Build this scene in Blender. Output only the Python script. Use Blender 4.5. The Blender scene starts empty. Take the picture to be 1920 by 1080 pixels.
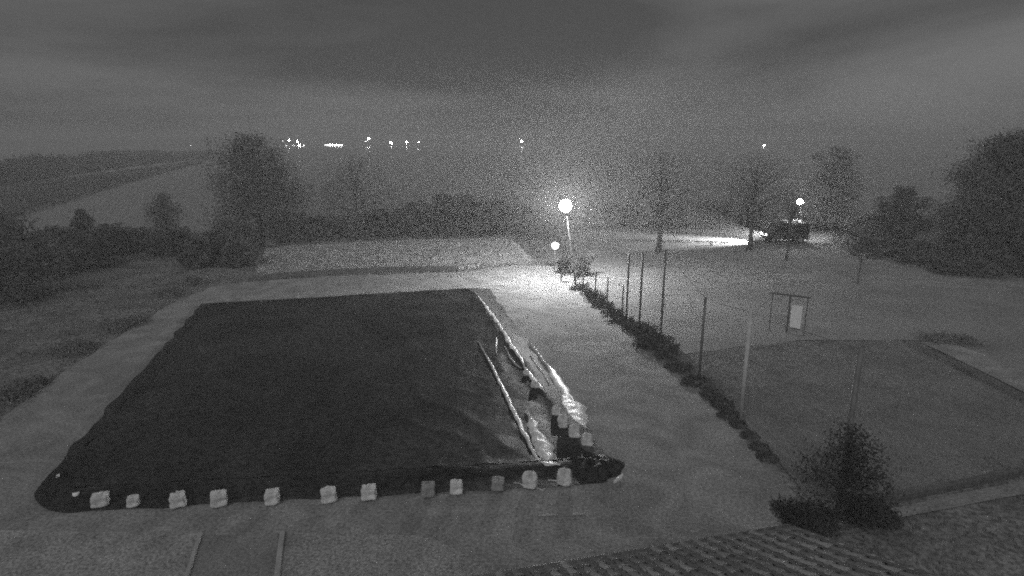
import bpy, bmesh, math, random
import numpy as np
from mathutils import Vector, Matrix, noise as mnoise

random.seed(7); RNG = np.random.default_rng(7)
scene = bpy.context.scene
COL = scene.collection
R = math.radians

# ------------------------------------------------------------------ camera
F_PX, HOR, CAM_H = 1144.0, 282.0, 10.0
PITCH = math.atan(HOR / F_PX)
cam_d = bpy.data.cameras.new('camera'); cam = bpy.data.objects.new('camera', cam_d); COL.objects.link(cam)
cam.location = (0, 0, CAM_H); cam.rotation_euler = (math.pi / 2 - PITCH, 0, 0)
cam_d.sensor_width = 36.0; cam_d.lens = 36.0 * F_PX / 1920.0
cam_d.clip_start = 0.1; cam_d.clip_end = 6000
scene.camera = cam

# ------------------------------------------------------------------ world, night overcast and an added sun lamp
SKY_LOC = (6.28, 19.17, 17.93)
FILL_EL, FILL_AZ = 38.0, 200.0            # azimuth from +Y, clockwise: behind the camera
world = bpy.data.worlds.new('World'); scene.world = world; world.use_nodes = True
nt = world.node_tree; nt.nodes.clear()
def N(t, ty, **kw):
    n = t.nodes.new(ty)
    for k, v in kw.items(): setattr(n, k, v)
    return n
sky = N(nt, 'ShaderNodeTexSky'); sky.sky_type = 'NISHITA'; sky.sun_disc = False
sky.sun_elevation = R(FILL_EL); sky.sun_rotation = R(FILL_AZ); sky.dust_density = 3.0
bw = N(nt, 'ShaderNodeRGBToBW'); nt.links.new(sky.outputs[0], bw.inputs[0])
tc = N(nt, 'ShaderNodeTexCoord')
mp = N(nt, 'ShaderNodeMapping'); mp.inputs['Scale'].default_value = (1.5, 1.5, 7.5); mp.inputs['Location'].default_value = SKY_LOC; mp.inputs['Rotation'].default_value = (0.0, R(-6), 0.0)
nt.links.new(tc.outputs['Generated'], mp.inputs[0])
nz = N(nt, 'ShaderNodeTexNoise'); nz.inputs['Scale'].default_value = 0.9; nz.inputs['Detail'].default_value = 6; nz.inputs['Roughness'].default_value = 0.5; nz.inputs['Distortion'].default_value = 0.5
nt.links.new(mp.outputs[0], nz.inputs['Vector'])
rp = N(nt, 'ShaderNodeValToRGB'); rp.color_ramp.elements[0].position = 0.36; rp.color_ramp.elements[0].color = (.58,)*3 + (1,); rp.color_ramp.elements[1].position = 0.6; rp.color_ramp.elements[1].color = (1.24,)*3 + (1,)
nt.links.new(nz.outputs['Fac'], rp.inputs[0])
# overcast cloud deck mixed over the clear sky, both in the camera's monochrome
mxs = N(nt, 'ShaderNodeMix'); mxs.data_type = 'FLOAT'; mxs.inputs[0].default_value = 0.88; mxs.inputs[3].default_value = 2.15
nt.links.new(bw.outputs[0], mxs.inputs[2])
mul = N(nt, 'ShaderNodeMath', operation='MULTIPLY'); nt.links.new(mxs.outputs[0], mul.inputs[0]); nt.links.new(rp.outputs[0], mul.inputs[1])
bg = N(nt, 'ShaderNodeBackground'); bg.inputs['Strength'].default_value = 0.055
nt.links.new(mul.outputs[0], bg.inputs['Color'])
wo = N(nt, 'ShaderNodeOutputWorld'); nt.links.new(bg.outputs[0], wo.inputs[0])

sun_d = bpy.data.lights.new('fill_sun', 'SUN'); sun = bpy.data.objects.new('fill_sun', sun_d); COL.objects.link(sun)
sun_d.energy = 0.74; sun_d.angle = R(35); sun_d.color = (1, 1, 1)  # soft sun lamp added for extra light from behind the camera
_a, _e = R(FILL_AZ), R(FILL_EL)
sd = Vector((math.sin(_a) * math.cos(_e), math.cos(_a) * math.cos(_e), math.sin(_e)))
sun.rotation_euler = sd.to_track_quat('Z', 'Y').to_euler(); sun.location = (0, -20, 40)

vs = scene.view_settings; vs.view_transform = 'Standard'; vs.look = 'None'; vs.exposure = 0.0; vs.gamma = 1.0; vs.use_curve_mapping = False
scene.cycles.use_denoising = False
scene.cycles.use_adaptive_sampling = True; scene.cycles.adaptive_threshold = 0.09; scene.cycles.adaptive_min_samples = 16
scene.cycles.filter_width = 1.9
scene.cycles.max_bounces = 5; scene.cycles.volume_bounces = 0; scene.cycles.sample_clamp_indirect = 3.0

# ------------------------------------------------------------------ helpers
def P(px, py, z=0.0):
    """pixel of the photograph -> point on the horizontal plane z"""
    xc = (px - 960) / F_PX; yc = (540 - py) / F_PX
    d = Vector((xc, math.cos(PITCH) + yc * math.sin(PITCH), -math.sin(PITCH) + yc * math.cos(PITCH)))
    t = (z - CAM_H) / d.z
    return Vector((d.x * t, d.y * t, z))
def PY(px, py, Y):
    xc = (px - 960) / F_PX; yc = (540 - py) / F_PX
    d = Vector((xc, math.cos(PITCH) + yc * math.sin(PITCH), -math.sin(PITCH) + yc * math.cos(PITCH)))
    t = Y / d.y
    return Vector((d.x * t, Y, CAM_H + d.z * t))

def tag(o, label=None, cat=None, group=None, kind=None):
    if label: o['label'] = label
    if cat: o['category'] = cat
    if group: o['group'] = group
    if kind: o['kind'] = kind
    return o
def empty(name, loc, rz=0.0):
    o = bpy.data.objects.new(name, None); COL.objects.link(o); o.location = loc; o.rotation_euler = (0, 0, rz)
    o.empty_display_size = 0.2
    return o
def link(name, me, mat=None, parent=None, smooth=False):
    o = bpy.data.objects.new(name, me); COL.objects.link(o)
    if mat and not me.materials: me.materials.append(mat)
    if parent: o.parent = parent
    if smooth: me.polygons.foreach_set('use_smooth', [True] * len(me.polygons))
    return o
def from_bm(name, bm, mat, parent=None, smooth=False):
    me = bpy.data.meshes.new(name); bm.to_mesh(me); bm.free()
    return link(name, me, mat, parent, smooth)
def from_np(name, V, Fc, mat, parent=None, smooth=False):
    """fast mesh from arrays: V (n,3), Fc (m,k)"""
    me = bpy.data.meshes.new(name); V = np.asarray(V, np.float32); Fc = np.asarray(Fc, np.int32)
    m, k = Fc.shape
    me.vertices.add(len(V)); me.vertices.foreach_set('co', V.ravel())
    me.loops.add(m * k); me.loops.foreach_set('vertex_index', Fc.ravel())
    me.polygons.add(m); me.polygons.foreach_set('loop_start', np.arange(0, m * k, k, dtype=np.int32))
    me.polygons.foreach_set('loop_total', np.full(m, k, np.int32))
    me.update(calc_edges=True); me.validate()
    return link(name, me, mat, parent, smooth)
def box(bm, c, s, rz=0.0, bev=0.0, M=None):
    g = bmesh.ops.create_cube(bm, size=1.0)['verts']
    T = Matrix.Translation(c) @ Matrix.Rotation(rz, 4, 'Z') @ Matrix.Diagonal((*s, 1))
    if M: T = M @ T
    bmesh.ops.transform(bm, matrix=T, verts=g)
    if bev:
        ed = list({e for v in g for e in v.link_edges})
        bmesh.ops.bevel(bm, geom=ed, offset=bev, segments=2, affect='EDGES', profile=0.5)
def tube(bm, pts, rad, seg=8, cap=True):
    pts = [Vector(p) for p in pts]; rings = []
    for i, p in enumerate(pts):
        t = (pts[min(i + 1, len(pts) - 1)] - pts[max(i - 1, 0)]).normalized()
        a = t.orthogonal().normalized() if abs(t.z) < .95 else Vector((1, 0, 0)).cross(t).normalized()
        b = t.cross(a)
        r = rad[i] if hasattr(rad, '__len__') else rad
        rings.append([bm.verts.new(p + (a * math.cos(2 * math.pi * k / seg) + b * math.sin(2 * math.pi * k / seg)) * r) for k in range(seg)])
    for i in range(len(rings) - 1):
        for k in range(seg):
            bm.faces.new((rings[i][k], rings[i][(k + 1) % seg], rings[i + 1][(k + 1) % seg], rings[i + 1][k]))
    if cap:
        bm.faces.new(rings[0][::-1]); bm.faces.new(rings[-1])
def inpoly(x, y, poly):
    x = np.asarray(x); y = np.asarray(y); r = np.zeros(x.shape, bool); n = len(poly)
    for i in range(n):
        x1, y1 = poly[i][0], poly[i][1]; x2, y2 = poly[(i + 1) % n][0], poly[(i + 1) % n][1]
        if y1 == y2: continue
        c = ((y1 > y) != (y2 > y)) & (x < (x2 - x1) * (y - y1) / (y2 - y1) + x1)
        r ^= c
    return r

# ------------------------------------------------------------------ materials (the camera is monochrome: neutral greys)
def mat(name, lo, hi, scale=4.0, rough=0.9, detail=6.0, fine=0.0, fine_scale=60.0, bump=0.0, bump_scale=30.0, spec=0.3, distort=0.0, pos=(0.35, 0.65)):
    m = bpy.data.materials.new(name); m.use_nodes = True; t = m.node_tree; t.nodes.clear()
    out = N(t, 'ShaderNodeOutputMaterial'); b = N(t, 'ShaderNodeBsdfPrincipled')
    t.links.new(b.outputs[0], out.inputs[0])
    c = N(t, 'ShaderNodeTexCoord')
    n1 = N(t, 'ShaderNodeTexNoise'); n1.inputs['Scale'].default_value = scale; n1.inputs['Detail'].default_value = detail; n1.inputs['Distortion'].default_value = distort
    t.links.new(c.outputs['Object'], n1.inputs['Vector'])
    r = N(t, 'ShaderNodeValToRGB'); r.color_ramp.elements[0].position, r.color_ramp.elements[1].position = pos
    r.color_ramp.elements[0].color = (lo, lo, lo, 1); r.color_ramp.elements[1].color = (hi, hi, hi, 1)
    t.links.new(n1.outputs['Fac'], r.inputs[0]); col = r.outputs[0]
    if fine:
        n2 = N(t, 'ShaderNodeTexNoise'); n2.inputs['Scale'].default_value = fine_scale; n2.inputs['Detail'].default_value = 2
        t.links.new(c.outputs['Object'], n2.inputs['Vector'])
        mr = N(t, 'ShaderNodeMapRange'); mr.inputs['From Min'].default_value = .3; mr.inputs['From Max'].default_value = .7
        mr.inputs['To Min'].default_value = 1 - fine; mr.inputs['To Max'].default_value = 1 + fine
        t.links.new(n2.outputs['Fac'], mr.inputs['Value'])
        mm = N(t, 'ShaderNodeVectorMath', operation='SCALE'); t.links.new(col, mm.inputs[0]); t.links.new(mr.outputs[0], mm.inputs['Scale']); col = mm.outputs[0]
    t.links.new(col, b.inputs['Base Color'])
    b.inputs['Roughness'].default_value = rough; b.inputs['Specular IOR Level'].default_value = spec
    if bump:
        nb = N(t, 'ShaderNodeTexNoise'); nb.inputs['Scale'].default_value = bump_scale; nb.inputs['Detail'].default_value = 4
        t.links.new(c.outputs['Object'], nb.inputs['Vector'])
        bp = N(t, 'ShaderNodeBump'); bp.inputs['Strength'].default_value = bump; bp.inputs['Distance'].default_value = 0.05
        t.links.new(nb.outputs['Fac'], bp.inputs['Height']); t.links.new(bp.outputs[0], b.inputs['Normal'])
    return m
def emit(name, strength, sampling='FRONT'):
    m = bpy.data.materials.new(name); m.use_nodes = True; t = m.node_tree; t.nodes.clear()
    out = N(t, 'ShaderNodeOutputMaterial'); e = N(t, 'ShaderNodeEmission'); e.inputs['Strength'].default_value = strength
    t.links.new(e.outputs[0], out.inputs[0]); m.cycles.emission_sampling = sampling; return m

M = {}
M['lawn'] = mat('lawn', .13, .24, 0.45, fine=.55, fine_scale=7, bump=.5, bump_scale=12)
M['grass'] = mat('grass', .12, .27, 0.5, fine=.5, fine_scale=20)
M['gravel'] = mat('gravel', .2, .31, 0.5, fine=.4, fine_scale=12, bump=.12, bump_scale=22, distort=1.5)
M['meadow'] = mat('meadow', .27, .4, 0.6, fine=.45, fine_scale=9, bump=.25, bump_scale=10)
M['meadow_grass'] = mat('meadow_grass', .28, .46, 0.8, fine=.4, fine_scale=20)
M['field'] = mat('field', .19, .25, 0.3, fine=.25, fine_scale=8, bump=.08, bump_scale=12)
M['court'] = mat('court', .17, .23, 0.4, fine=.4, fine_scale=14, bump=.3)
M['terrace'] = mat('terrace', .24, .34, 0.8, fine=.5, fine_scale=14, bump=.5, bump_scale=14)
M['slab'] = mat('slab', .19, .24, 1.2, fine=.35, fine_scale=14)
M['kerb'] = mat('kerb', .3, .42, 3, fine=.3)
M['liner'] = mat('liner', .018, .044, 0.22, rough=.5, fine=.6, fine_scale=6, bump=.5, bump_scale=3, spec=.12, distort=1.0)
M['liner_lit_skirt'] = mat('liner_lit_skirt', .07, .1, 0.8, rough=.6, fine=.3, fine_scale=10, bump=.3, bump_scale=5, spec=.2)  # paler than the liner: lamplight on the right flap put into colour
M['film'] = mat('film', .78, .88, 3, rough=.4, bump=.15, bump_scale=9, spec=.8)
M['film_dull'] = mat('film_dull', .5, .82, 4, rough=.42, bump=.3, bump_scale=9, spec=.6)
M['sack'] = mat('sack', .4, .82, 3.2, rough=.85, fine=.25, fine_scale=40, bump=.5, bump_scale=25, pos=(.3,.6))
M['sack_dull'] = mat('sack_dull', .24, .34, 6, rough=.8, fine=.25, fine_scale=40, bump=.5, bump_scale=25)
M['rope'] = mat('rope', .6, .8, 10)
M['bark'] = mat('bark', .05, .09, 6, bump=.6)
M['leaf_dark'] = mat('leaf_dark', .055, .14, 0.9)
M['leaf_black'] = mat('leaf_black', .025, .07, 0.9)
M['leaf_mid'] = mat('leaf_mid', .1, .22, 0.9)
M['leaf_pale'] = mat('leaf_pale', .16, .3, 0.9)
M['reed'] = mat('reed', .07, .15, 0.05)
M['wood_far'] = mat('wood_far', .03, .07, 0.06)
M['wood_hazed'] = mat('wood_hazed', .1, .16, 0.06)  # wood lightened at the horizon, haze put into its colour
M['sand'] = mat('sand', .45, .55, .1)
M['metal'] = mat('metal', .12, .18, 5, rough=.5)
M['metal_pale'] = mat('metal_pale', .2, .28, 5, rough=.5)
M['post_pale'] = mat('post_pale', .42, .52, 5, rough=.7)
M['pole'] = mat('pole', .04, .06, 5, rough=.7, spec=.1)
M['wood'] = mat('wood', .08, .14, 8)
M['white_paint'] = mat('white_paint', .78, .82, 5, rough=.4)
M['tile'] = mat('tile', .16, .34, 2.5, rough=.7, fine=.3, fine_scale=30, bump=.4)
M['wall'] = mat('wall', .4, .5, 2, fine=.2)
M['car'] = mat('car', .03, .04, 3, rough=.25, spec=.6)
M['glass'] = mat('glass', .015, .02, 3, rough=.08, spec=.7)
M['rubber'] = mat('rubber', .02, .03, 5)
M['stone'] = mat('stone', .3, .45, 5, bump=.5)
# water: dark body, glossy rippled surface
mw = bpy.data.materials.new('water'); mw.use_nodes = True; t = mw.node_tree; b = t.nodes['Principled BSDF']
b.inputs['Base Color'].default_value = (.21, .21, .21, 1); b.inputs['Roughness'].default_value = .3; b.inputs['IOR'].default_value = 1.33
c = N(t, 'ShaderNodeTexCoord'); mpw = N(t, 'ShaderNodeMapping'); mpw.inputs['Scale'].default_value = (.35, .8, 1)
nw = N(t, 'ShaderNodeTexNoise'); nw.inputs['Scale'].default_value = 1.0; nw.inputs['Detail'].default_value = 3
bpw = N(t, 'ShaderNodeBump'); bpw.inputs['Strength'].default_value = .25; bpw.inputs['Distance'].default_value = .1
t.links.new(c.outputs['Object'], mpw.inputs[0]); t.links.new(mpw.outputs[0], nw.inputs['Vector']); t.links.new(nw.outputs['Fac'], bpw.inputs['Height']); t.links.new(bpw.outputs[0], b.inputs['Normal'])
M['water'] = mw

# ------------------------------------------------------------------ site polygons (from ground pixels)
LAKE_Z = -1.5
yard_px = [(-260, 960), (0, 790), (130, 690), (230, 625), (340, 560), (400, 537), (470, 528), (620, 518), (860, 510), (960, 498), (1045, 499),
           (1075, 508), (1085, 530),
           (1130, 574), (1190, 618), (1250, 668), (1330, 742), (1385, 798), (1440, 858), (1490, 925), (1520, 975), (1500, 1125), (-420, 1125)]
yard = [P(*q) for q in yard_px]
meadow = [P(*q) for q in [(476, 524), (500, 468), (560, 462), (740, 452), (958, 448), (1000, 492), (955, 494), (860, 506), (620, 513)]]
court = [P(*q) for q in [(1262, 668), (1400, 650), (1500, 640), (1690, 638), (1800, 690), (1935, 757), (2100, 850), (1935, 884), (1640, 944), (1535, 960), (1450, 852), (1340, 742)]]
side_path = [P(*q) for q in [(1722, 640), (1800, 648), (1935, 700), (2100, 790), (2100, 828), (1935, 744), (1800, 676)]]
lower_path = [P(*q) for q in [(1655, 958), (1780, 930), (1935, 897), (2200, 850), (2200, 890), (1935, 925), (1800, 950), (1690, 972)]]
lamplit = [P(*q) for q in [(1088, 512), (1110, 504), (1150, 501), (1300, 502), (1430, 507), (1600, 513), (1935, 530), (2100, 540), (2100, 560), (1935, 548), (1600, 530), (1400, 529), (1250, 529), (1105, 529)]]
beam_strip = [P(*q) for q in [(1000, 433), (1120, 429), (1300, 430), (1440, 434), (1560, 438), (1560, 458), (1440, 455), (1300, 451), (1120, 448), (1000, 449)]]
field = [P(*q) for q in [(1088, 536), (1090, 512), (1080, 470), (1100, 452), (1300, 455), (1560, 462), (1700, 500), (1935, 525), (2100, 540), (2100, 792), (1935, 702), (1800, 647), (1690, 636), (1500, 638), (1258, 668), (1180, 608)]]
def shore(x):      # distance of the lake edge
    return np.interp(x, [-200, -40, -20, -5, 5, 40, 200], [54, 58, 61, 68, 76, 84, 84])

def sheet(name, poly, z, m, sub=1.2, wob=0.05):
    """flat sheet with a slightly ragged outline"""
    out = []
    for i, a in enumerate(poly):
        b_ = poly[(i + 1) % len(poly)]; L = (b_ - a).length; n = max(1, int(L / sub)) if L < 40 else max(1, int(L / 3))
        for k in range(n):
            q = a.lerp(b_, k / n); out.append(Vector((q.x + random.uniform(-wob, wob), q.y + random.uniform(-wob, wob), z)))
    bm = bmesh.new(); vs_ = [bm.verts.new(v) for v in out]; f = bm.faces.new(vs_); f.normal_update()
    if f.normal.z < 0: f.normal_flip()
    bmesh.ops.triangulate(bm, faces=[f])
    o = from_bm(name, bm, m); o['kind'] = 'structure'; return o

# ground sheet: level site, falling under the lake edge
xs = np.concatenate([np.linspace(-400, -60, 18), np.linspace(-58, 58, 110), np.linspace(60, 400, 18)])
ys = np.concatenate([np.linspace(-40, 8, 8), np.linspace(9, 95, 120), [110, 200]])
X, Y = np.meshgrid(xs, ys)
d = Y - shore(X)
Z = np.where(d < -3, 0, -np.clip((d + 3) / 9, 0, 1) * 3.0)
rough = np.array([[mnoise.noise(Vector((x * .6, y * .6, 3))) for x in xs] for y in ys])
near = np.abs(X) < 60
Z = Z - near * (0.04 + 0.05 * rough).clip(0, .2)
nx, ny = len(xs), len(ys)
idx = np.arange(nx * ny).reshape(ny, nx)
Fq = np.stack([idx[:-1, :-1], idx[:-1, 1:], idx[1:, 1:], idx[1:, :-1]], -1).reshape(-1, 4)
tag(from_np('lawn', np.stack([X, Y, Z], -1).reshape(-1, 3), Fq, M['lawn'], smooth=True), kind='structure')
bm = bmesh.new(); bmesh.ops.create_grid(bm, x_segments=1, y_segments=1, size=1)
bmesh.ops.transform(bm, matrix=Matrix.Translation((0, 1430, LAKE_Z)) @ Matrix.Diagonal((1400, 1380, 1, 1)), verts=bm.verts)
tag(from_bm('lake', bm, M['water']), kind='structure')
sheet('gravel_yard', yard, 0.006, M['gravel'], sub=.5, wob=.13)
sheet('meadow', meadow, 0.004, M['meadow'])
sheet('beam_strip', beam_strip, 0.008, M['gravel'], wob=.2, sub=.8)  # smooth strip added so the headlight beam shows evenly on the ground
sheet('lamplit_path', lamplit, 0.008, M['gravel'], wob=.25, sub=.8)  # pale gravel band also carries the lamplight lying across the grass
sheet('field', field, 0.003, M['field'], wob=.15)
sheet('court', court, 0.008, M['court'], wob=.03)
sheet('side_path', side_path, 0.012, M['gravel'])
sheet('lower_path', lower_path, 0.012, M['gravel'])
terrace = [P(*q) for q in [(-60, 992), (372, 1002), (345, 1105), (-150, 1105)]]
terrace2 = [P(*q) for q in [(532, 1000), (800, 1006), (880, 1043), (960, 1105), (520, 1105)]]
sheet('terrace', terrace, 0.012, M['terrace']); sheet('terrace', terrace2, 0.012, M['terrace'])
walk = sheet('walkway', [P(*q) for q in [(381, 1004), (526, 1002), (514, 1105), (348, 1105)]], 0.010, M['slab'], wob=0)
# pale kerb stones along the walkway
def kerb_line(a, b_, w, h, parent, m, L=0.8):
    D = b_ - a; n = max(1, int(D.length / L)); rz = math.atan2(D.y, D.x)
    bm = bmesh.new(); box(bm, (0, 0, 0), (D.length / n - .012, w, h), bev=.012); me = bpy.data.meshes.new('kerb_stone'); bm.to_mesh(me); bm.free(); me.materials.append(m)
    for k in range(n):
        o = bpy.data.objects.new('kerb_stone', me); COL.objects.link(o); q = a.lerp(b_, (k + .5) / n)
        o.location = (q.x, q.y, h / 2 - .03 + random.uniform(-.006, .006)); o.rotation_euler = (0, 0, rz + random.uniform(-.01, .01)); o.parent = parent
kerb_line(P(377, 1002), P(343, 1105), .1, .1, walk, M['kerb'])
kerb_line(P(530, 999), P(517, 1105), .13, .1, walk, M['kerb'])

# ------------------------------------------------------------------ vegetation builders
def leaf_cloud(C, S, n, size, soft=.55):
    """n rhombic leaves gathered in soft clumps: C (k,3) centres, S (k,3) radii"""
    k = len(C); w = (S.prod(1)) ** .6; w /= w.sum()
    ci = RNG.choice(k, n, p=w)
    pos = C[ci] + np.clip(RNG.normal(size=(n, 3)) * soft, -1.15, 1.15) * S[ci]
    a = RNG.normal(size=(n, 3)); a /= np.linalg.norm(a, axis=1)[:, None]
    b_ = np.cross(a, RNG.normal(size=(n, 3))); b_ /= np.linalg.norm(b_, axis=1)[:, None]
    s = size * RNG.uniform(.6, 1.5, n)[:, None]
    V = np.stack([pos - a * s, pos + b_ * s * .5, pos + a * s, pos - b_ * s * .5], 1).reshape(-1, 3)
    return V, np.arange(4 * n).reshape(n, 4)
def tree(name, label, cat, base, h, rx, trunk_h, n, leaf, size, group=None, trunk_r=None, cone=False, clumps=26, bot=None, lean=0.0, soft=.6):
    """thing > trunk (with limbs), crown. h total height, rx crown radius, trunk_h clear stem"""
    t = empty(name, base); tag(t, label, cat, group)
    trunk_r = trunk_r or h * .022
    rs = np.random.default_rng(int(abs(base[0]) * 613 + abs(base[1]) * 97 + h * 1000))
    bot = trunk_h if bot is None else bot
    C, S = [], []
    for i in range(clumps):
        u = (i + rs.random()) / clumps
        z = bot + (h - bot) * u
        prof = (1 - u) ** .85 + .03 if cone else math.sqrt(max(.08, 1 - (1.75 * u - .75) ** 2))
        ang = i * 2.4 + rs.uniform(-.5, .5); rr = rx * prof * rs.uniform(.3, .95)
        s = rx * rs.uniform(.17, .4) * (.35 + .65 * prof)
        C.append((rr * math.cos(ang), rr * math.sin(ang), z)); S.append((s, s, s * rs.uniform(.6, .95)))
    C = np.array(C); S = np.array(S)
    C[:, 2] = np.clip(C[:, 2], S[:, 2] * .5, h - S[:, 2] * .7)
    bm = bmesh.new()
    top = h * .86
    pts = [Vector((lean * (z / h) + .04 * h * math.sin(z * 1.3) * (z / h) * .5, .03 * h * math.sin(z * .9 + 1) * (z / h) * .5, z)) for z in np.linspace(-.15, top, 8)]
    tube(bm, pts, [trunk_r * (1.35 if i == 0 else 1) * (1 - .82 * i / 7) for i in range(8)], 8)
    for i in range(0, len(C), max(1, len(C) // 28)):
        c_ = Vector(C[i]); zz = max(trunk_h * .8, min(c_.z * .72, top * .9)); st = pts[0].lerp(pts[-1], min(1, (zz + .15) / (top + .15)))
        mid = st.lerp(c_, .5) + Vector((0, 0, .06 * h * rs.uniform(-.3, .6)))
        tube(bm, [st, mid, c_], [trunk_r * .45, trunk_r * .26, trunk_r * .08], 5)
        for j_ in range(4 if h > 3.5 else 0):
            tw = c_ + Vector(rs.normal(size=3)) * float(S[i][0]) * .9; tube(bm, [mid.lerp(c_, .5 + .12 * j_), tw], [trunk_r * .1, trunk_r * .03], 4)
    from_bm('trunk', bm, M['bark'], t, True)
    # clumps carry most leaves, a loose fill between them the rest
    V, Fc = leaf_cloud(C, S, int(n * .86), size, soft)
    zc = np.array([[0, 0, bot + (h - bot) * .48]]); sc = np.array([[rx * (.5 if cone else .75), rx * (.5 if cone else .75), (h - bot) * .42]])
    V2, F2 = leaf_cloud(zc, sc, n - int(n * .86), size, .5)
    V = np.concatenate([V, V2]); V[:, 2] = np.maximum(V[:, 2], .0)
    from_np('crown', V, np.arange(4 * n).reshape(n, 4), M[leaf], t)
    return t
def shrub(label, base, h, rx, n, leaf, size, group=None, name='shrub'):
    return tree(name, label, 'shrub', base, h, rx, .15 * h, int(n * 1.3), leaf, size, group, trunk_r=.035, clumps=16, bot=0.0, soft=.75)

# ------------------------------------------------------------------ the black-lined basin
q00, q10, q01, q11 = P(82, 930), P(1120, 872), P(388, 574), P(886, 545)
def bil(s, t_): return q00 * (1 - s) * (1 - t_) + q10 * s * (1 - t_) + q01 * (1 - s) * t_ + q11 * s * t_
W_, L_ = 16.2, 24.0
rim = empty('lined_basin', (0, 0, 0)); tag(rim, 'large rectangular basin lined with dark plastic sheet on the gravel yard', 'basin')
def liner_grid(s0, s1, t0, t1, ns, nt_, hf):
    V = []
    for j in range(nt_ + 1):
        for i in range(ns + 1):
            s = s0 + (s1 - s0) * i / ns; t_ = t0 + (t1 - t0) * j / nt_
            if s > 1: s = 1 + (s - 1) * (.32 + .73 * min(1, max(0, t_)))
            if t_ < 0 and s < .07: t_ *= max(0.0, (s + .0201) / .09) ** .5
            q = bil(s, t_); V.append((q.x, q.y, hf(s, t_, q)))
    id_ = np.arange((ns + 1) * (nt_ + 1)).reshape(nt_ + 1, ns + 1)
    return V, np.stack([id_[:-1, :-1], id_[:-1, 1:], id_[1:, 1:], id_[1:, :-1]], -1).reshape(-1, 4)
RIM = .13
def rim_h(s, t_):
    """height from signed distance to the rim line, inside positive"""
    d_ = min(s * W_, (1 - s) * W_, t_ * L_, (1 - t_) * L_)
    if d_ >= 0: return RIM * math.exp(-(d_ / .35) ** 2)
    return RIM * max(0.0, 1 + d_ / .75) ** 1.3
def wr(q, s, t_):
    return .05 * (1 - abs(mnoise.noise(Vector((q.x * .45 + q.y * .2, q.y * .3 - q.x * .15, 8))))) ** 8 + .035 * mnoise.noise(Vector((q.x * 1.1, q.y * 1.1, 5))) + .03 * abs(mnoise.noise(Vector((q.x * 3 + q.y, q.y * 2.5, 1))))
V, Fc = liner_grid(0.012, 0.988, 0.008, 0.992, 110, 150, lambda s, t_, q: .035 + rim_h(s, t_) + wr(q, s, t_))
from_np('plastic_sheet', V, Fc, M['liner'], rim, True)
def skirt(name, s0, s1, t0, t1, ns, nt_, m, e=0):
    def hf(s, t_, q):
        base = max(.016, .03 + rim_h(s, t_)) + .022 * abs(mnoise.noise(Vector((q.x * 2.5, q.y * 2.5, 2)))); return base
    V, Fc = liner_grid(s0, s1, t0, t1, ns, nt_, hf)
    V = [(x + .2 * mnoise.noise(Vector((x * .9, y * .9, 9))), y + .2 * mnoise.noise(Vector((x * .7, y * .7, 4))), z) for x, y, z in V]
    return from_np(name, V, Fc, m, rim, True)
skirt('front_flap', -.02, 1.0, -.046, .0075, 110, 9, M['liner'])
skirt('left_flap', -.02, .0115, .0078, 1.01, 7, 120, M['liner'])
skirt('rear_flap', .0118, .9875, .9925, 1.02, 80, 5, M['liner'])
skirt('right_flap', .9885, 1.07, .0078, 1.012, 9, 130, M['liner_lit_skirt'])

def crumple(name, px, w, hgt, m, label, cat='plastic film', z=.06, group=None, seed=0, parent=None, rag=.35, seg=None, smooth=1.0):
    """crumpled ridge of film along ground pixels; w full width in m (list or number)"""
    pts = [P(a, b_, z) for a, b_ in px]
    # resample
    L = [0]
    for i in range(1, len(pts)): L.append(L[-1] + (pts[i] - pts[i - 1]).length)
    n = seg or max(6, int(L[-1] / .09)); rs = random.Random(seed); V = []; K = 9
    for i in range(n + 1):
        l = L[-1] * i / n; j = max(k for k in range(len(L)) if L[k] <= l + 1e-6); j = min(j, len(pts) - 2)
        u = (l - L[j]) / max(1e-6, L[j + 1] - L[j]); c_ = pts[j].lerp(pts[j + 1], u)
        dr = (pts[j + 1] - pts[j]).normalized(); nr = Vector((dr.y, -dr.x, 0))
        ww = (w[j] * (1 - u) + w[j + 1] * u if hasattr(w, '__len__') else w)
        end = min(1, 3 * i / n + .25, 3 * (n - i) / n + .25)
        wl = ww * end * (1 + rag * 1.6 * mnoise.noise(Vector((l * 2.2, seed * 7.3, 0)))); off = .3 * ww * mnoise.noise(Vector((l * 1.6, seed * 3.7, 5)))
        for k in range(K):
            v = k / (K - 1) * 2 - 1
            zz = hgt * max(0, 1 - v * v) * (1 + .7 * smooth * mnoise.noise(Vector((l * 5, v * 2.5, seed * 2.1)))) + .01 * smooth * abs(mnoise.noise(Vector((l * 9, v * 4, seed))))
            q = c_ + nr * (v * wl / 2 + off) + dr * .03 * mnoise.noise(Vector((l * 3, v * 2, seed))); V.append((q.x, q.y, z + zz - (.05 if k in (0, K - 1) else 0)))
    id_ = np.arange((n + 1) * K).reshape(n + 1, K)
    Fc = np.stack([id_[:-1, :-1], id_[:-1, 1:], id_[1:, 1:], id_[1:, :-1]], -1).reshape(-1, 4)
    o = from_np(name, V, Fc, m, parent)
    if label: tag(o, label, cat, group)
    return o
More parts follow.
